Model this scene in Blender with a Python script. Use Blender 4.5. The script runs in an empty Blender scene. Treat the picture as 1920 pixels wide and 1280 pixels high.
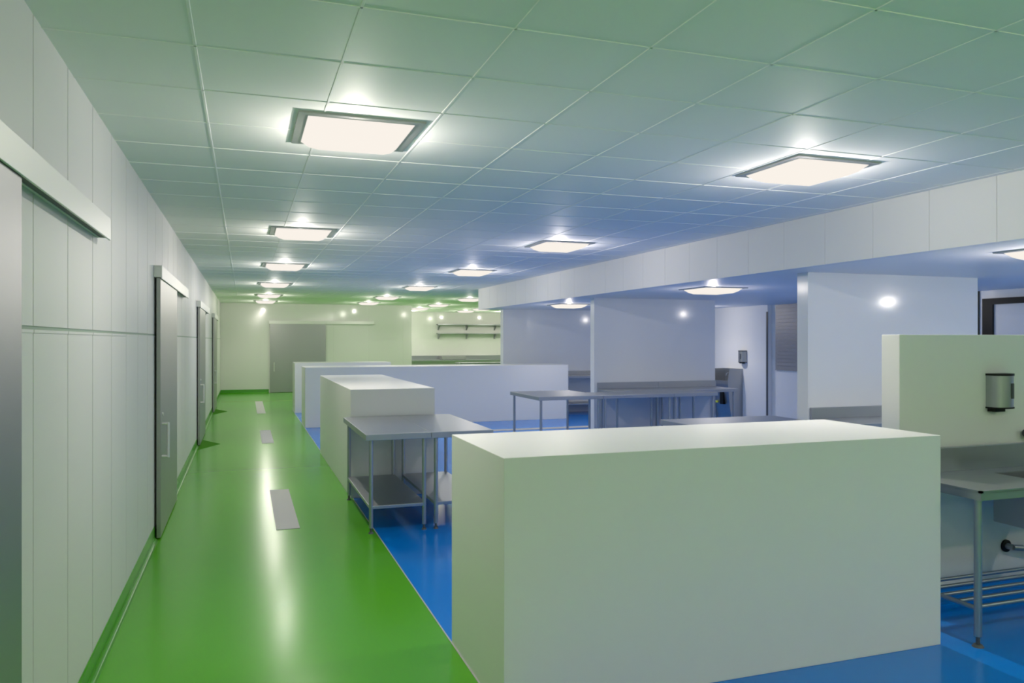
import bpy, bmesh, math
from mathutils import Vector, Matrix

SC = bpy.context.scene
COL = SC.collection

# ------------------------------------------------------------------ materials
def mat(name, color, rough=0.5, metal=0.0, spec=0.5, emis=None, estr=0.0, noise=0.0, nscale=8.0, aniso=0.0, bump=0.0):
    m = bpy.data.materials.new(name); m.use_nodes = True
    nt = m.node_tree; b = nt.nodes['Principled BSDF']
    b.inputs['Base Color'].default_value = (*color, 1)
    b.inputs['Roughness'].default_value = rough
    b.inputs['Metallic'].default_value = metal
    b.inputs['Specular IOR Level'].default_value = spec
    if emis:
        b.inputs['Emission Color'].default_value = (*emis, 1)
        b.inputs['Emission Strength'].default_value = estr
    if noise or bump:
        tc = nt.nodes.new('ShaderNodeTexCoord'); n = nt.nodes.new('ShaderNodeTexNoise')
        n.inputs['Scale'].default_value = nscale; n.inputs['Detail'].default_value = 4
        nt.links.new(tc.outputs['Object'], n.inputs['Vector'])
        if noise:
            r = nt.nodes.new('ShaderNodeMapRange')
            r.inputs['To Min'].default_value = max(0.02, rough - noise); r.inputs['To Max'].default_value = rough + noise
            nt.links.new(n.outputs['Fac'], r.inputs['Value']); nt.links.new(r.outputs['Result'], b.inputs['Roughness'])
        if bump:
            bp = nt.nodes.new('ShaderNodeBump'); bp.inputs['Strength'].default_value = bump; bp.inputs['Distance'].default_value = 0.002
            nt.links.new(n.outputs['Fac'], bp.inputs['Height']); nt.links.new(bp.outputs['Normal'], b.inputs['Normal'])
    return m

BULK = mat('white_bulkhead_panel', (0.80, 0.80, 0.79), 0.5, spec=0.3)
FARW = mat('white_far_cladding', (0.72, 0.72, 0.70), 0.12, spec=0.35)
SEAL = mat('grey_green_joint', (0.30, 0.40, 0.31), 0.6)
SKIRT = mat('green_skirting', (0.045, 0.28, 0.001), 0.25, spec=0.35)
WALL = mat('white_wall_cladding', (0.85, 0.86, 0.86), 0.13, spec=0.35)
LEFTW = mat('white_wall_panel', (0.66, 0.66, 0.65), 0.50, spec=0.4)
CEIL = mat('white_ceiling_tile', (0.85, 0.855, 0.85), 0.62, spec=0.16)
CEIL2 = mat('smooth_white_ceiling', (0.84, 0.84, 0.83), 0.42, spec=0.2)
HALF = mat('matt_white_half_wall', (0.80, 0.80, 0.77), 0.45, spec=0.3)
GROOVE = mat('grey_joint', (0.10, 0.11, 0.10), 0.7)
GREEN = mat('green_resin', (0.094, 0.40, 0.012), 0.215, spec=0.30)
GREEN_SHADE = mat('shaded_green_floor', (0.045, 0.20, 0.003), 0.8, spec=0.1)  # darker green for the shading triangles painted on the floor
BLUE = mat('blue_resin', (0.0, 0.21, 0.72), 0.18, spec=0.4)
STEEL = mat('brushed_stainless_steel', (0.42, 0.44, 0.46), 0.42, metal=1.0, noise=0.03, nscale=30)
STEELD = mat('satin_steel_door', (0.38, 0.39, 0.38), 0.44, metal=1.0)
RAILM = mat('brushed_aluminium_cover', (0.74, 0.74, 0.72), 0.45, metal=0.3)
BLACK = mat('black_plastic', (0.005, 0.006, 0.007), 0.5, spec=0.25)
DARK = mat('dark_grey_trim', (0.07, 0.08, 0.09), 0.5)
GRATE = mat('matt_steel_cover', (0.50, 0.51, 0.50), 0.6, metal=0.2)
FRAME = mat('white_light_frame', (0.46, 0.47, 0.46), 0.5)
DIFF = mat('glowing_opal_diffuser', (0.0, 0.0, 0.0), 0.6, spec=0.0, emis=(0.955, 0.89, 0.81), estr=1.0)
SHUT = mat('grey_shutter_steel', (0.33, 0.33, 0.35), 0.5, metal=0.4)
YEL = mat('yellow_plastic', (0.55, 0.60, 0.05), 0.5)
RED = mat('white_enamel', (0.8, 0.8, 0.8), 0.3)

# ------------------------------------------------------------------ mesh helpers
def box(bm, x0, x1, y0, y1, z0, z1):
    vs = [bm.verts.new((x, y, z)) for z in (z0, z1) for y in (y0, y1) for x in (x0, x1)]
    for f in ((0, 2, 3, 1), (4, 5, 7, 6), (0, 1, 5, 4), (2, 6, 7, 3), (0, 4, 6, 2), (1, 3, 7, 5)):
        bm.faces.new([vs[i] for i in f])
    return bm

def B(*args):
    bm = bmesh.new()
    return box(bm, *args)

def tube(bm, p, q, r, seg=16, r2=None):
    p, q = Vector(p), Vector(q); d = q - p
    rot = Vector((0, 0, 1)).rotation_difference(d).to_matrix().to_4x4()
    bmesh.ops.create_cone(bm, cap_ends=True, segments=seg, radius1=r, radius2=r if r2 is None else r2, depth=d.length,
                          matrix=Matrix.Translation((p + q) / 2) @ rot)
    return bm

def prism(bm, prof, axis, a, b):
    """closed 2-D outline prof extruded along an axis from a to b"""
    def P(u, v, w):
        return {'x': (w, u, v), 'y': (u, w, v), 'z': (u, v, w)}[axis]
    A = [bm.verts.new(P(u, v, a)) for u, v in prof]; Bq = [bm.verts.new(P(u, v, b)) for u, v in prof]
    n = len(prof)
    bm.faces.new(A); bm.faces.new(list(reversed(Bq)))
    for i in range(n):
        bm.faces.new((A[i], A[(i + 1) % n], Bq[(i + 1) % n], Bq[i]))
    return bm

def obj(name, bm, m, parent=None, bevel=0.0, seg=2, smooth=False, off=None):
    if off is not None:
        bmesh.ops.translate(bm, verts=bm.verts, vec=(-off[0], -off[1], -off[2]))
    bmesh.ops.recalc_face_normals(bm, faces=bm.faces)
    if bevel:
        ed = [e for e in bm.edges if len(e.link_faces) == 2 and e.calc_face_angle(0) > 0.6]
        bmesh.ops.bevel(bm, geom=ed, offset=bevel, segments=seg, affect='EDGES', profile=0.5, clamp_overlap=True)
    me = bpy.data.meshes.new(name); bm.to_mesh(me); bm.free()
    for mm in (m if isinstance(m, (list, tuple)) else [m]):
        me.materials.append(mm)
    if smooth:
        me.polygons.foreach_set('use_smooth', [True] * len(me.polygons))
        try:
            me.set_sharp_from_angle(angle=0.6)
        except Exception:
            pass
    o = bpy.data.objects.new(name, me); COL.objects.link(o)
    if parent is not None:
        o.parent = parent
    elif off is not None:
        o.location = off
    return o

def tag(o, label=None, cat=None, group=None, kind=None):
    if label: o['label'] = label
    if cat: o['category'] = cat
    if group: o['group'] = group
    if kind: o['kind'] = kind
    return o

def thing(name, loc, label, cat, group=None, kind=None):
    o = bpy.data.objects.new(name, None); COL.objects.link(o)
    o.empty_display_size = 0.1; o.location = loc
    return tag(o, label, cat, group, kind)

def struct(name, bm, m, label=None, **k):
    o = obj(name, bm, m, **k); o['kind'] = 'structure'
    if label: o['label'] = label
    return o

def dup(root, loc, label=None, rotz=None):
    r = root.copy(); COL.objects.link(r); r.location = loc
    if rotz is not None: r.rotation_euler.z = rotz
    if label: r['label'] = label
    for ch in root.children:
        c = ch.copy(); COL.objects.link(c); c.parent = r
        for g in ch.children:
            d = g.copy(); COL.objects.link(d); d.parent = c
    return r

# ------------------------------------------------------------------ dimensions (metres; camera stands at x=0, y=0)
H = 2.967           # main ceiling
L = 2.48            # lower ceiling on the right
XL = -0.75          # left wall face
XB = 1.128          # green / blue floor boundary
XK = 5.28           # bulkhead face
YE = 27.0           # far wall with the sliding door
YD = 33.0           # deeper wall with the shelves
YN = -6.0           # wall behind the camera

# ------------------------------------------------------------------ floor
bm = bmesh.new()
def quad(bm, x0, x1, y0, y1, z, mi):
    f = bm.faces.new([bm.verts.new(p) for p in ((x0, y0, z), (x1, y0, z), (x1, y1, z), (x0, y1, z))]); f.material_index = mi
quad(bm, XL - 0.2, XB, YN, 20.15, 0, 0)
quad(bm, XL - 0.2, 11.8, 20.15, YD + 0.2, 0, 0)
quad(bm, XB, 10.6, YN, 1.9, 0, 0)
quad(bm, XB, 10.6, 1.9, 20.15, 0, 1)
o = struct('floor', bm, [GREEN, BLUE], 'glossy resin floor, green in the corridor and blue in the work area')
bm = B(XB - 0.004, XB + 0.004, 1.9, 20.15, 0.0, 0.0025)
struct('trim_1', bm, GRATE, 'thin metal strip between the green and the blue floor')
bm = B(XL + 0.06, 1.9, 23.27, 23.31, 0.0, 0.002)
struct('trim_2', bm, mat('brown_joint', (0.35, 0.30, 0.16), 0.6), 'thin joint across the far end of the green floor')

# ------------------------------------------------------------------ ceilings
x0t, y0t, T = -0.195, 2.863, 0.6
bm = B(XL - 0.1, 11.8, YN, YD + 0.2, H, H + 0.05)
k0 = math.ceil((XL - x0t) / T)
x = x0t + k0 * T
def tbar_x(bm, X):     # bar along y
    prism(bm, [(X - 0.007, H + 0.001), (X - 0.005, H - 0.003), (X + 0.005, H - 0.003), (X + 0.007, H + 0.001)], 'y', YN, YD)
def tbar_y(bm, Y, xa, xb):
    prism(bm, [(Y - 0.006, H + 0.001), (Y - 0.004, H - 0.003), (Y + 0.004, H - 0.003), (Y + 0.006, H + 0.001)], 'x', xa, xb)
while x < 11.6:
    tbar_x(bm, x); x += T
y = y0t - T * math.floor((y0t - YN) / T)
while y < YD:
    tbar_y(bm, y, XL, 11.6); y += T
struct('ceiling', bm, CEIL, 'white suspended ceiling of square tiles')

bm = B(XK + 0.1, 10.6, YN, 17.75, L, L + 0.03)
struct('ceiling_low', bm, CEIL2, 'lower smooth white ceiling beyond the bulkhead')
# bulkhead: panels with fine joints every 0.6 m
bm = bmesh.new()
ys = [YN] + [4.255 + 0.6 * k for k in range(-17, 23)] + [17.75]
ys = sorted(v for v in ys if YN <= v <= 17.75)
for a, b in zip(ys[:-1], ys[1:]):
    if b - a > 0.01: box(bm, XK, XK + 0.02, a + 0.002, b - 0.002, L - 0.005, H)
box(bm, XK + 0.006, XK + 0.12, YN, 17.75, L - 0.003, H)
struct('wall_bulkhead', bm, BULK, 'white panelled bulkhead where the ceiling steps down')
bm = B(XK + 0.12, 10.6, 17.65, 17.75, L, H)
struct('wall_bulkhead_return', bm, WALL, 'white return closing the far end of the lower ceiling')

# ------------------------------------------------------------------ left wall of 0.6 m panels
bm = bmesh.new()
ZS0, ZS1 = 1.785, 1.799
seams = [3.328 + 0.6 * k for k in range(-16, 42)]
seams = [YN] + [s for s in seams if YN < s < YE] + [YE + 0.02]
g = 0.0045
for a, b in zip(seams[:-1], seams[1:]):
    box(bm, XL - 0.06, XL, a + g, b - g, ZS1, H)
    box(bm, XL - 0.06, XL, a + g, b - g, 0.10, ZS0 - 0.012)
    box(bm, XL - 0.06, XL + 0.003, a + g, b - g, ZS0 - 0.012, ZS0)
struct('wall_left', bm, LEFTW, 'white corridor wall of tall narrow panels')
struct('trim_7', B(XL - 0.029, XL - 0.004, YN, YE, ZS0, ZS1), SEAL, 'grey green joint running along the left wall above eye level')
bm = B(XL - 0.12, XL - 0.030, YN, YE + 0.02, 0.0, H)
struct('wall_left_backing', bm, GROOVE, 'grey backing in the joints of the left wall')

def skirt_prof(x, s, r=0.03):
    """coved skirting profile on a wall face at x, room on side s"""
    p = [(x, 0.0), (x, 0.12), (x + s * 0.004, 0.12), (x + s * 0.006, 0.115)]
    for i in range(7):
        t = i / 6 * math.pi / 2
        p.append((x + s * (0.006 + r * (1 - math.cos(t))), 0.003 + r * (1 - math.sin(t))))
    p.append((x + s * (0.006 + r), 0.0))
    return p

doors = [(1.27, 1.684, 3.39), (7.42, 1.75, 3.36), (13.75, 1.85, 3.5), (20.0, 1.85, 3.5)]   # start, leaf width, cover length
bm = bmesh.new()
spans = []; last = YN
for s, w, l in doors:
    spans.append((last, s - 0.01)); last = s + w + 0.01
spans.append((last, YE))
for a, b in spans:
    prism(bm, skirt_prof(XL, 1), 'y', a, b)
struct('baseboard_left', bm, SKIRT, 'green coved resin skirting along the left wall', smooth=True)

# thin dark triangles painted as shading on the floor beside two doors
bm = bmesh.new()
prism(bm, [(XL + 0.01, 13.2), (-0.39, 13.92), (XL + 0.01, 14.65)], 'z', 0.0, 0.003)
struct('shade_triangle_3', bm, GREEN_SHADE, 'dark triangle painted as shading on the green floor at the third door')
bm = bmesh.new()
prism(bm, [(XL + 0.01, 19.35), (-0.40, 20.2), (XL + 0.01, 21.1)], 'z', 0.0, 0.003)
struct('shade_triangle_4', bm, GREEN_SHADE, 'dark triangle painted as shading on the green floor at the fourth door')

# ------------------------------------------------------------------ sliding doors
def sliding_door(n, s, w, l, label):
    off = (XL, s, 0)
    d = thing('door_%d' % n, off, label, 'sliding door'); d['kind'] = 'structure'
    x = XL
    obj('door_panel', B(x + 0.017, x + 0.052, s + 0.005, s + w, 0.012, 2.295), STEELD, d, bevel=0.003, off=off)
    obj('underside_shade', B(x + 0.012, x + 0.056, s - 0.01, s + l - 0.01, 2.30, 2.32), DARK, d, off=off)  # dark strip added under the cover to paint its underside as shaded
    bm = bmesh.new()
    box(bm, x + 0.001, x + 0.012, s - 0.02, s + l, 2.296, 2.40)
    box(bm, x + 0.056, x + 0.066, s - 0.02, s + l, 2.284, 2.40)
    box(bm, x + 0.012, x + 0.056, s - 0.02, s + l, 2.385, 2.40)
    box(bm, x + 0.012, x + 0.056, s - 0.02, s - 0.012, 2.296, 2.385)
    box(bm, x + 0.012, x + 0.056, s + l - 0.008, s + l, 2.296, 2.385)
    obj('track_cover', bm, RAILM, d, bevel=0.002, off=off)
    bm = bmesh.new(); hx = x + 0.052; hy = s + 0.12
    tube(bm, (hx, hy, 0.71), (hx + 0.055, hy, 0.71), 0.013); tube(bm, (hx, hy, 1.0), (hx + 0.055, hy, 1.0), 0.013)
    tube(bm, (hx + 0.05, hy, 0.70), (hx + 0.05, hy, 1.01), 0.013)
    obj('pull_handle', bm, RAILM, d, smooth=True, off=off)
    bm = bmesh.new(); tube(bm, (hx, hy + 0.02, 1.085), (hx + 0.01, hy + 0.02, 1.085), 0.016)
    obj('lock', bm, RAILM, d, smooth=True, off=off)
    return d
labs = ['near stainless sliding door at the left edge of the picture', 'stainless sliding door on the left wall with a bow handle in plain view',
        'third stainless sliding door along the left wall', 'farthest stainless sliding door on the left wall']
for i, ((s, w, l), lb) in enumerate(zip(doors, labs)):
    sliding_door(i + 1, s, w, l, lb)

# ------------------------------------------------------------------ far walls
bm = bmesh.new()
es = [XL + 0.02 + 1.2 * k for k in range(0, 6)] + [5.58]
for a, b in zip(es[:-1], es[1:]):
    box(bm, a + 0.003, b - 0.003, YE, YE + 0.1, 1.799, H); box(bm, a + 0.003, b - 0.003, YE, YE + 0.1, 0.0, 1.787)
box(bm, XL - 0.1, 5.575, YE + 0.006, YE + 0.15, 0, H)
struct('wall_far', bm, FARW, 'white wall at the far end of the corridor')
bm = bmesh.new()
prism(bm, [(2 * YE - y_, z_) for y_, z_ in skirt_prof(YE, 1)], 'x', XL, 0.76)
prism(bm, [(2 * YE - y_, z_) for y_, z_ in skirt_prof(YE, 1)], 'x', 2.63, 5.58)
struct('baseboard_far', bm, SKIRT, 'green coved skirting on the far wall', smooth=True)
struct('wall_far_recess', B(5.3, 11.8, YD, YD + 0.1, 0, H), FARW, 'white wall with shelves in the deeper room at the back')
struct('wall_far_return', B(5.5, 5.58, YE + 0.15, YD, 0, H), WALL)
# far door
off = (0.79, YE, 0)
d = thing('door_5', off, 'wide grey steel sliding door on the far wall', 'sliding door'); d['kind'] = 'structure'
obj('door_panel', B(0.79, 2.60, YE - 0.06, YE - 0.02, 0.01, 2.31), STEELD, d, bevel=0.003, off=off)
obj('track_cover', B(0.76, 4.24, YE - 0.075, YE - 0.001, 2.29, 2.40), RAILM, d, bevel=0.003, off=off)
bm = bmesh.new(); tube(bm, (0.92, YE - 0.06, 0.72), (0.92, YE - 0.115, 0.72), 0.012); tube(bm, (0.92, YE - 0.06, 1.0), (0.92, YE - 0.115, 1.0), 0.012)
tube(bm, (0.92, YE - 0.11, 0.71), (0.92, YE - 0.11, 1.01), 0.012)
obj('pull_handle', bm, RAILM, d, smooth=True, off=off)

# ------------------------------------------------------------------ other walls
struct('wall_right', B(10.40, 10.55, YN, 13.5, 0, H), WALL, 'white wall along the right side of the work area')
struct('wall_right_recess', B(11.60, 11.75, 20.0, YD, 0, H), WALL, 'white side wall of the back room')
struct('wall_right_recess_return', B(10.55, 11.75, 19.85, 20.0, 0, H), WALL)
struct('wall_right_far', B(10.30, 10.55, 13.5, 20.0, 0, H), WALL, 'white wall with the hand wash unit, slightly proud')
struct('wall_back', B(XL - 0.2, 10.6, YN - 0.1, YN, 0, H), WALL, 'white wall behind the viewer')
XP0, XP1 = 5.73, 8.17
struct('wall_partition_near', B(XP0, XP1, 6.83, 7.0, 0, L), WALL, 'nearest tall white partition under the lower ceiling')
struct('wall_partition_middle', B(XP0, XP1, 12.22, 12.37, 0, L), WALL, 'middle tall white partition behind the row of tables')
struct('wall_partition_far', B(5.79, 10.30, 17.4, 17.6, 0, L), WALL, 'farthest tall white partition')
struct('trim_5', B(10.29, 10.302, 13.485, 13.535, 0, 2.34), DARK, 'dark vertical trim at the step of the right wall')
struct('trim_6', B(10.37, 10.40, 8.66, 8.77, 0, L), mat('olive_trim', (0.06, 0.07, 0.05), 0.5), 'dark vertical trim beside the black framed door')

# right side door with the black frame
off = (10.4, 8.5, 0)
d = thing('door_6', off, 'white door in a thick black frame on the right wall', 'door'); d['kind'] = 'structure'
bm = bmesh.new()
box(bm, 10.34, 10.40, 8.40, 8.57, 0, 2.36); box(bm, 10.34, 10.40, 7.13, 7.30, 0, 2.36); box(bm, 10.34, 10.40, 7.30, 8.40, 2.27, 2.36)
obj('door_frame', bm, BLACK, d, off=off)
obj('door_panel', B(10.37, 10.395, 7.30, 8.40, 0.01, 2.27), HALF, d, off=off)
bm = bmesh.new(); tube(bm, (10.37, 7.42, 1.02), (10.31, 7.42, 1.02), 0.01); tube(bm, (10.315, 7.42, 1.02), (10.315, 7.55, 1.02), 0.01)
obj('door_handle', bm, STEEL, d, smooth=True, off=off)

# ------------------------------------------------------------------ half walls (white blocks)
def half_wall(name, x0, x1, y0, y1, z1, label, cat='half wall'):
    o = obj(name, B(x0, x1, y0, y1, 0, z1), HALF, off=((x0 + x1) / 2, (y0 + y1) / 2, 0), bevel=0.003, seg=2)
    return tag(o, label, cat)
half_wall('half_wall', XB + 0.004, 3.775, 3.392, 4.345, 1.2, 'big plain white block wall in the foreground')
half_wall('half_wall', 1.105, 2.055, 8.655, 12.3, 1.2, 'white block wall right behind the pair of steel tables')
half_wall('half_wall', 1.135, 6.82, 15.9, 16.9, 1.2, 'long low white block wall crossing the middle distance')
half_wall('half_wall', 1.135, 3.45, 19.25, 20.14, 1.2, 'farthest short white block wall, its top just showing over the long one')
half_wall('half_wall', 4.013, 6.6, 3.92, 4.07, 1.782, 'taller white partition at the right carrying a steel dispenser', 'partition')
bm = bmesh.new()
prism(bm, [(2 * 3.92 - y_, z_) for y_, z_ in skirt_prof(3.92, 1)], 'x', 4.013, 6.6)
struct('baseboard_right', bm, BLUE, 'blue coved skirting under the steel sink table', smooth=True)

# ------------------------------------------------------------------ drains
def drain(x0, x1, y0, y1, label, axis='y'):
    bm = bmesh.new()
    n = 1
    box(bm, x0, x1, y0, y1, 0.0, 0.004)
    o = obj('drain_cover', bm, GRATE, off=((x0 + x1) / 2, (y0 + y1) / 2, 0), bevel=0.001, seg=1)
    return tag(o, label, 'drain cover', 'steel drain covers in the floor')
drain(0.275, 0.485, 7.43, 9.42, 'nearest grey drain cover set in the green corridor floor')
drain(0.275, 0.470, 13.73, 15.72, 'second grey drain cover along the green corridor floor')
drain(0.277, 0.475, 19.35, 23.2, 'farthest grey drain cover in the green corridor floor')
drain(4.2, 7.0, 14.15, 14.40, 'drain cover in the blue floor just over the top edge of the foreground block')

# ------------------------------------------------------------------ steel tables
def leg(name, x, y, ztop, parent, r=0.019, off=None):
    bm = bmesh.new(); tube(bm, (x, y, 0.05), (x, y, ztop), r, 20)
    l = obj(name, bm, STEEL, parent, smooth=True)
    bm = bmesh.new(); tube(bm, (x, y, 0.012), (x, y, 0.055), 0.011, 12); tube(bm, (x, y, 0.0), (x, y, 0.014), 0.024, 16, 0.017)
    obj('foot', bm, DARK, l, smooth=True)
    return l

def prep_table(w, dpt, label, loc, group, splash=0.0, shelf=True, zt=0.9, inset=0.055):
    t = thing('prep_table', loc, label, 'table', group)
    obj('tabletop', B(-w / 2, w / 2, -dpt / 2, dpt / 2, zt - 0.055, zt), STEEL, t, bevel=0.003)
    if splash:
        obj('splashback', B(-w / 2, w / 2, dpt / 2 - 0.03, dpt / 2, zt - 0.001, zt + splash), STEEL, t, bevel=0.004)
    if shelf:
        obj('undershelf', B(-w / 2 + inset - 0.015, w / 2 - inset + 0.015, -dpt / 2 + inset - 0.015, dpt / 2 - inset + 0.015, 0.22, 0.25), STEEL, t, bevel=0.004)
    for sx in (-1, 1):
        for sy in (-1, 1):
            leg('leg', sx * (w / 2 - inset), sy * (dpt / 2 - inset), zt - 0.055, t)
    return t

G1 = 'steel tables at the second block wall'
t1 = prep_table(0.598, 1.67, 'left steel table of the pair at the second block wall, beside the green floor', (1.322, 7.80, 0), G1)
t2 = dup(t1, (1.922, 7.80, 0), 'right steel table of the pair, half hidden by the foreground block')
G2 = 'steel tables in the middle of the blue area'
m1 = prep_table(1.06, 1.32, 'leftmost deep steel table of the group at the middle partition', (4.67, 11.42, 0), G2, shelf=False)
m2 = prep_table(1.24, 0.69, 'steel table in the front row before the middle partition, second from its left corner', (5.825, 11.105, 0), G2, shelf=False)
m3 = prep_table(0.80, 0.69, 'short steel table ending the front row before the middle partition', (6.85, 11.105, 0), G2, shelf=False)
s1 = prep_table(1.19, 0.70, 'steel table with splashback, left one at the middle partition', (6.38, 11.86, 0), G2, splash=0.11, shelf=False)
s2 = dup(s1, (7.572, 11.86, 0), 'steel table with splashback, right one at the middle partition')
n1 = prep_table(1.42, 1.1, 'steel table whose corner shows over the right of the foreground block', (4.90, 6.73, 0), 'steel tables by the nearest partition')
n2 = prep_table(2.3, 0.6, 'steel table with splashback along the nearest partition', (6.90, 6.525, 0), 'steel tables by the nearest partition', splash=0.12)
c1 = prep_table(1.5, 0.65, 'far steel table with splashback and undershelf at the farthest partition', (7.75, 17.07, 0), 'steel tables in the distance', splash=0.10)
f1 = prep_table(2.6, 0.7, 'farthest steel table before the shelves in the back room', (8.9, 28.3, 0), 'steel tables in the distance')
f2 = prep_table(5.4, 0.65, 'long steel counter with tall splashback below the shelves on the back wall', (8.6, 32.67, 0), 'steel tables in the distance', splash=0.18)

# box shaped appliance on the back counter
o = thing('counter_appliance', (8.55, 32.62, 0.902), 'low dark grey appliance on the counter below the shelves', 'appliance')
obj('body', B(-0.55, 0.55, -0.2, 0.2, 0.012, 0.15), SHUT, o, bevel=0.01)
for sx in (-0.5, 0.5):
    for sy in (-0.15, 0.15):
        bm = bmesh.new(); tube(bm, (sx, sy, 0), (sx, sy, 0.014), 0.015); obj('foot', bm, BLACK, o)

# wall shelves
def shelf(z, label):
    t = thing('wall_shelf', (9.4, YD, z), label, 'shelf', 'steel wall shelves in the back room')
    obj('board', B(-1.5, 1.9, -0.33, -0.002, -0.04, 0.0), STEEL, t, bevel=0.004)
    for x in (-1.42, -0.15, 1.15):
        bm = bmesh.new()
        prism(bm, [(-0.002, -0.04), (-0.31, -0.04), (-0.31, -0.06), (-0.05, -0.26), (-0.002, -0.26)], 'x', x - 0.02, x + 0.02)
        obj('bracket', bm, STEEL, t)
    return t
shelf(2.45, 'upper steel shelf on brackets on the back room wall')
shelf(2.06, 'lower steel shelf on brackets on the back room wall')

# ------------------------------------------------------------------ sink table at the right
off = (4.60, 3.56, 0)
t = thing('sink_table', off, 'steel sink table with tubular shelf against the right partition', 'sink')
x0, x1, yf, yb = 3.895, 5.45, 3.235, 3.875
bm = bmesh.new()
bx0, bx1, by0, by1 = 4.58, 5.08, 3.31, 3.71           # bowl opening
for a in ((x0, bx0, yf, yb), (bx1, x1, yf, yb), (bx0, bx1, yf, by0), (bx0, bx1, by1, yb)):
    box(bm, a[0], a[1], a[2], a[3], 0.845, 0.888)
bmesh.ops.remove_doubles(bm, verts=bm.verts, dist=1e-4)
wt = obj('worktop', bm, STEEL, t, off=off)
rim = bmesh.new()                                     # raised marine edge
box(rim, x0, x1, yf, yf + 0.018, 0.886, 0.9); box(rim, x0, x0 + 0.018, yf, yb - 0.03, 0.886, 0.9)
obj('raised_edge', rim, STEEL, t, off=off)
obj('splashback', B(x0, x1, yb - 0.03, yb, 0.886, 1.045), STEEL, t, bevel=0.004, off=off)
bm = bmesh.new()
box(bm, bx0 - 0.004, bx0 + 0.004, by0, by1, 0.58, 0.884); box(bm, bx1 - 0.004, bx1 + 0.004, by0, by1, 0.58, 0.884)
box(bm, bx0, bx1, by0 - 0.004, by0 + 0.004, 0.58, 0.884); box(bm, bx0, bx1, by1 - 0.004, by1 + 0.004, 0.58, 0.884)
box(bm, bx0, bx1, by0, by1, 0.575, 0.584)
obj('bowl', bm, STEEL, t, off=off)
bm = bmesh.new(); tube(bm, (4.83, 3.51, 0.58), (4.83, 3.51, 0.44), 0.022)
tube(bm, (4.83, 3.51, 0.45), (5.05, 3.60, 0.36), 0.022)
obj('waste_pipe', bm, STEEL, t, smooth=True, off=off)
for lx in (x0 + 0.055, x1 - 0.055):
    for ly in (yf + 0.065, yb - 0.06):
        bm = bmesh.new(); tube(bm, (lx, ly, 0.06), (lx, ly, 0.845), 0.021, 24)
        l = obj('leg', bm, STEEL, t, smooth=True, off=off)
        bm = bmesh.new(); tube(bm, (lx, ly, 0.012), (lx, ly, 0.065), 0.011, 12); tube(bm, (lx, ly, 0), (lx, ly, 0.014), 0.032, 20, 0.022)
        obj('foot', bm, DARK, l, smooth=True, off=off)
for lx in (x0 + 0.055, x1 - 0.055):
    bm = bmesh.new(); tube(bm, (lx, yf + 0.065, 0.215), (lx, yb - 0.06, 0.215), 0.014)
    obj('shelf_side_bar', bm, STEEL, t, smooth=True, off=off)
for k in range(5):
    y = yf + 0.075 + k * 0.113
    bm = bmesh.new(); tube(bm, (x0 + 0.055, y, 0.222), (x1 - 0.055, y, 0.222), 0.012)
    obj('shelf_rail', bm, STEEL, t, smooth=True, off=off)
# pipe stub from the partition with a dark flange
off = (4.94, 3.92, 0.33)
t = thing('drain_pipe', off, 'steel waste pipe with dark flange leaving the partition below the sink', 'pipe')
bm = bmesh.new(); tube(bm, (4.94, 3.918, 0.335), (4.94, 3.905, 0.335), 0.042, 24)
obj('flange', bm, BLACK, t, smooth=True, off=off)
bm = bmesh.new(); tube(bm, (4.94, 3.915, 0.335), (4.95, 3.86, 0.335), 0.02); tube(bm, (4.945, 3.865, 0.335), (5.30, 3.80, 0.30), 0.02)
obj('pipe', bm, STEEL, t, smooth=True, off=off)
# wall tap
off = (5.13, 3.92, 1.1)
t = thing('wall_tap', off, 'chrome wall tap at the right edge above the sink', 'tap')
bm = bmesh.new(); tube(bm, (5.12, 3.918, 1.105), (5.12, 3.86, 1.105), 0.022); tube(bm, (5.28, 3.918, 1.105), (5.28, 3.86, 1.105), 0.022); tube(bm, (5.10, 3.875, 1.105), (5.30, 3.875, 1.105), 0.02)
obj('tap_body', bm, STEEL, t, smooth=True, off=off)
bm = bmesh.new(); tube(bm, (5.20, 3.87, 1.10), (5.20, 3.70, 1.16), 0.012); tube(bm, (5.20, 3.70, 1.16), (5.20, 3.68, 1.10), 0.012)
obj('spout', bm, STEEL, t, smooth=True, off=off)
bm = bmesh.new(); tube(bm, (5.10, 3.875, 1.105), (5.075, 3.875, 1.105), 0.026)
obj('lever', bm, DARK, t, smooth=True, off=off)

# ------------------------------------------------------------------ dispensers
def dispenser(off, w, dp, h, rotz, label):
    t = thing('soap_dispenser', off, label, 'dispenser', 'steel wall dispensers'); t.rotation_euler.z = rotz
    def outline(w, dp, n=10):
        p = [(-w / 2, 0), (-w / 2, -dp * 0.35)]
        for i in range(1, n):
            a = math.pi * i / n
            p.append((-w / 2 * math.cos(a), -dp * 0.35 - dp * 0.65 * math.sin(a) ** 0.8))
        return p + [(w / 2, -dp * 0.35), (w / 2, 0)]
    bm = bmesh.new(); prism(bm, outline(w, dp), 'z', 0.03, h - 0.012)
    b = obj('body', bm, STEEL, t, smooth=True)
    bm = bmesh.new(); prism(bm, outline(w + 0.006, dp + 0.004), 'z', h - 0.014, h)
    obj('top_cap', bm, BLACK, t)
    bm = bmesh.new(); prism(bm, outline(w + 0.006, dp + 0.004), 'z', 0.022, 0.032)
    obj('lower_rim', bm, BLACK, t)
    obj('outlet', B(-w * 0.42, w * 0.12, -dp * 0.55, -0.001, 0.0, 0.024), BLACK, t)
    obj('level_window', B(w * 0.12, w * 0.22, -dp - 0.004, -dp + 0.006, h * 0.35, h * 0.75), DARK, t, bevel=0.001)
    return t
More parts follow.
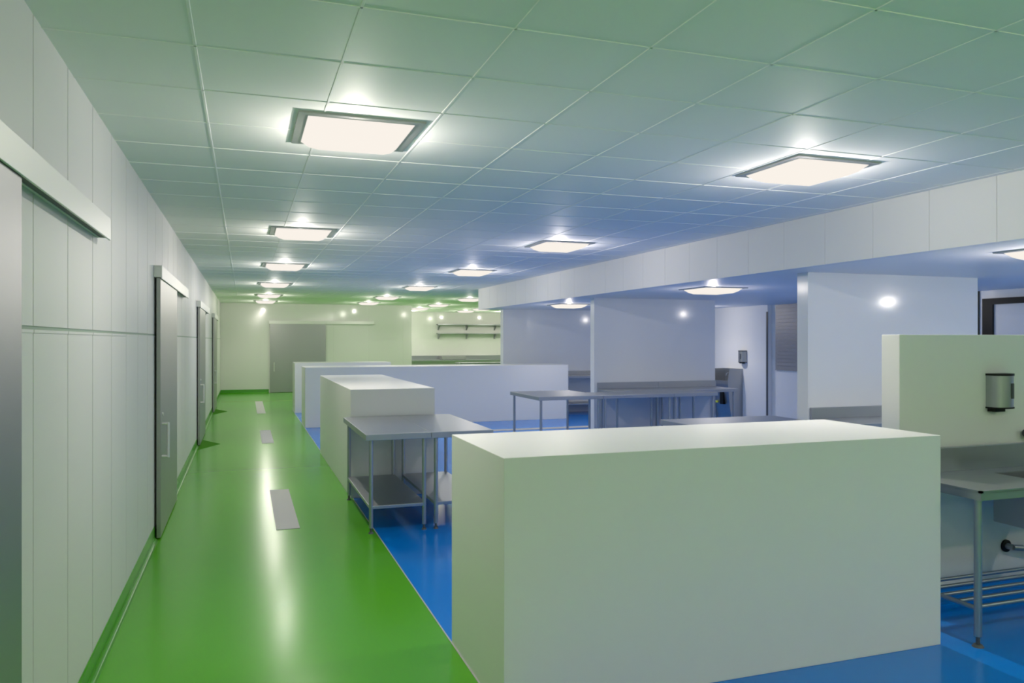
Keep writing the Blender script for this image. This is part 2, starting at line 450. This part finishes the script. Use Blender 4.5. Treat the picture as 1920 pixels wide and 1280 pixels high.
dispenser((4.85, 3.92, 1.262), 0.175, 0.105, 0.258, 0, 'steel and black dispenser on the right partition above the sink')
dispenser((10.30, 14.30, 1.24), 0.2, 0.12, 0.28, -math.pi / 2, 'small distant dispenser on the wall over the hand wash unit')

# hand wash unit
off = (10.3, 14.65, 0)
t = thing('hand_wash_unit', off, 'knee operated steel hand wash unit by the right wall, past the middle partition', 'hand wash basin')
bm = bmesh.new()
prof = [(10.298, 0.0), (10.02, 0.0), (9.97, 0.30), (9.92, 0.80), (9.92, 0.86), (9.97, 1.12), (10.298, 1.12)]
for a, b in ((14.35, 14.365), (14.935, 14.95)):
    bm = bmesh.new(); prism(bm, prof, 'y', a, b)
    obj('side_panel', bm, STEEL, t, off=off)
bm = bmesh.new()
prism(bm, [(10.298, 0.0), (10.05, 0.0), (10.0, 0.30), (9.93, 0.78), (10.298, 0.78)], 'y', 14.365, 14.935)
obj('front_panel', bm, STEEL, t, off=off)
bm = bmesh.new(); box(bm, 10.24, 10.298, 14.365, 14.935, 0.78, 1.12); box(bm, 9.93, 9.96, 14.365, 14.935, 0.78, 0.86)
obj('splashback', bm, STEEL, t, off=off)
obj('knee_pad', B(9.925, 10.02, 14.55, 14.67, 0.34, 0.66), BLACK, t, bevel=0.01, off=off)
bm = bmesh.new(); tube(bm, (10.24, 14.65, 1.0), (10.10, 14.65, 1.02), 0.012); tube(bm, (10.10, 14.65, 1.02), (10.08, 14.65, 0.96), 0.012)
obj('spout', bm, STEEL, t, smooth=True, off=off)
obj('label_plate', B(9.945, 9.97, 14.78, 14.88, 0.36, 0.40), YEL, t, off=off)

# grey shutter
off = (10.4, 12.4, 1.13)
t = thing('roller_shutter', off, 'closed grey roller shutter beside the nearest partition, on the right wall', 'shutter')
bm = bmesh.new()
for k in range(18):
    box(bm, 10.372, 10.399, 11.42, 13.34, 1.15 + k * 0.0735, 1.15 + k * 0.0735 + 0.0715)
obj('curtain', bm, SHUT, t, off=off)
obj('bottom_bar', B(10.365, 10.399, 11.42, 13.34, 1.13, 1.152), SHUT, t, off=off)

# ------------------------------------------------------------------ ceiling lights
def light_proto():
    t = thing('ceiling_light', (0, 0, H), '', 'ceiling light', 'square ceiling lights')
    bm = bmesh.new()
    s, i = 0.345, 0.29
    box(bm, -s, s, -s, -i, -0.012, 0.0); box(bm, -s, s, i, s, -0.012, 0.0)
    box(bm, -s, -i, -i, i, -0.012, 0.0); box(bm, i, s, -i, i, -0.012, 0.0)
    obj('frame', bm, FRAME, t)
    bm = bmesh.new()
    tiers = [(0.295, -0.002), (0.295, -0.010), (0.250, -0.050), (0.195, -0.075)]
    rings = [[bm.verts.new((x * a, y * a, z)) for x, y in ((-1, -1), (1, -1), (1, 1), (-1, 1))] for a, z in tiers]
    bm.faces.new(rings[0]); bm.faces.new(rings[-1])
    for ra, rb in zip(rings[:-1], rings[1:]):
        for j in range(4):
            k = (j + 1) % 4
            bm.faces.new((ra[j], ra[k], rb[k], rb[j]))
    obj('diffuser', bm, DIFF, t, bevel=0.006, seg=2)
    return t

POWER = 23.0; SPOT = 71.0; UP = 4.0
lamp = bpy.data.lights.new('lamp', 'POINT'); lamp.energy = POWER; lamp.color = (1.0, 0.92, 0.845); lamp.shadow_soft_size = 0.0
down = bpy.data.lights.new('downlight', 'SPOT'); down.energy = SPOT; down.color = (1.0, 0.92, 0.845); down.shadow_soft_size = 0.0
down.spot_size = math.radians(146); down.spot_blend = 1.0
up = bpy.data.lights.new('uplight', 'SPOT'); up.energy = UP; up.color = (1.0, 0.92, 0.845); up.shadow_soft_size = 0.0
up.spot_size = math.radians(180); up.spot_blend = 0.35
up_low = up.copy(); up_low.energy = UP * 0.7
lamp_low = lamp.copy(); lamp_low.energy = POWER * 0.6
down_low = down.copy(); down_low.energy = SPOT * 0.75
spots = [
    (0.615, 4.59, H, 'nearest square ceiling light, large over the corridor'),
    (0.615, 9.0, H, 'second ceiling light of the corridor row'),
    (0.615, 13.1, H, 'third ceiling light of the corridor row'),
    (0.615, 17.45, H, 'fourth ceiling light of the corridor row'),
    (0.615, 21.8, H, 'fifth ceiling light of the corridor row'),
    (0.615, 25.25, H, 'sixth and farthest ceiling light of the corridor row'),
    (3.78, 4.53, H, 'nearest ceiling light of the middle row, left of the bulkhead'),
    (3.80, 9.15, H, 'second ceiling light of the middle row'),
    (3.80, 13.15, H, 'third ceiling light of the middle row'),
    (3.80, 17.5, H, 'fourth ceiling light of the middle row'),
    (3.80, 21.8, H, 'fifth ceiling light of the middle row'),
    (3.80, 25.25, H, 'sixth and farthest ceiling light of the middle row'),
    (6.25, 4.45, L, 'ceiling light cut by the right edge, under the lower ceiling'),
    (6.28, 9.45, L, 'ceiling light under the lower ceiling, before the middle partition'),
    (6.28, 14.6, L, 'farthest ceiling light under the lower ceiling, left of the middle partition'),
    (6.28, 22.0, H, 'ceiling light just left of the far end of the bulkhead'),
    (6.28, 25.9, H, 'ceiling light in line with the corner of the far wall'),
    (6.28, 28.9, H, 'back room ceiling light half hidden by the corner of the far wall'),
    (8.65, 30.9, H, 'back room ceiling light above the left end of the shelves'),
    (8.65, 28.6, H, 'back room ceiling light under the tip of the bulkhead'),
    # behind the viewer, out of sight to the right, and fill lamps in the back room
    (0.615, 0.39, H, None), (3.78, 0.39, H, None), (0.615, -3.8, H, None), (3.78, -3.8, H, None),
    (6.28, 0.8, L, None), (9.2, 9.45, L, None), (9.2, 4.45, L, None), (9.2, 14.6, L, None), (6.4, 31.6, H, None), (10.4, 31.2, H, None),  # last two: unseen lamps added to brighten the back room wall
]
proto = light_proto()
for n, (x, y, z, lab) in enumerate(spots):
    lb = lab or 'unseen lamp without a fixture outside the picture'
    if n == 0:
        proto.location = (x, y, z); proto['label'] = lb
    elif lab:
        dup(proto, (x, y, z), lb)
    low = z == L and y > 6
    lo = bpy.data.objects.new('lamp', lamp_low if low else lamp); COL.objects.link(lo); lo.location = (x, y, z - 0.155)
    lo = bpy.data.objects.new('downlight', down_low if low else down); COL.objects.link(lo); lo.location = (x, y, z - 0.10)
    lo = bpy.data.objects.new('uplight', up_low if low else up); COL.objects.link(lo); lo.location = (x, y, z - 0.21); lo.rotation_euler.x = math.pi

# ------------------------------------------------------------------ world, camera, colour
w = bpy.data.worlds.new('World'); SC.world = w; w.use_nodes = True
w.node_tree.nodes['Background'].inputs['Color'].default_value = (0.0, 0.0, 0.0, 1)
w.node_tree.nodes['Background'].inputs['Strength'].default_value = 0.0

cam = bpy.data.cameras.new('camera'); co = bpy.data.objects.new('camera', cam); COL.objects.link(co)
cam.sensor_width = 36.0; cam.sensor_fit = 'HORIZONTAL'; cam.lens = 1450.28 * 36 / 1920
cam.shift_y = -(640 - 637.73) / 1920
cam.clip_start = 0.05; cam.clip_end = 100
co.location = (0, 0, 1.745)
co.rotation_euler = (math.pi / 2, 0, -0.332632)
SC.camera = co

SC.view_settings.view_transform = 'Standard'; SC.view_settings.look = 'None'
SC.view_settings.exposure = 0.0; SC.view_settings.gamma = 1.0; SC.view_settings.use_curve_mapping = False
SC.cycles.max_bounces = 10; SC.cycles.diffuse_bounces = 6; SC.cycles.glossy_bounces = 4
SC.cycles.filter_width = 2.2
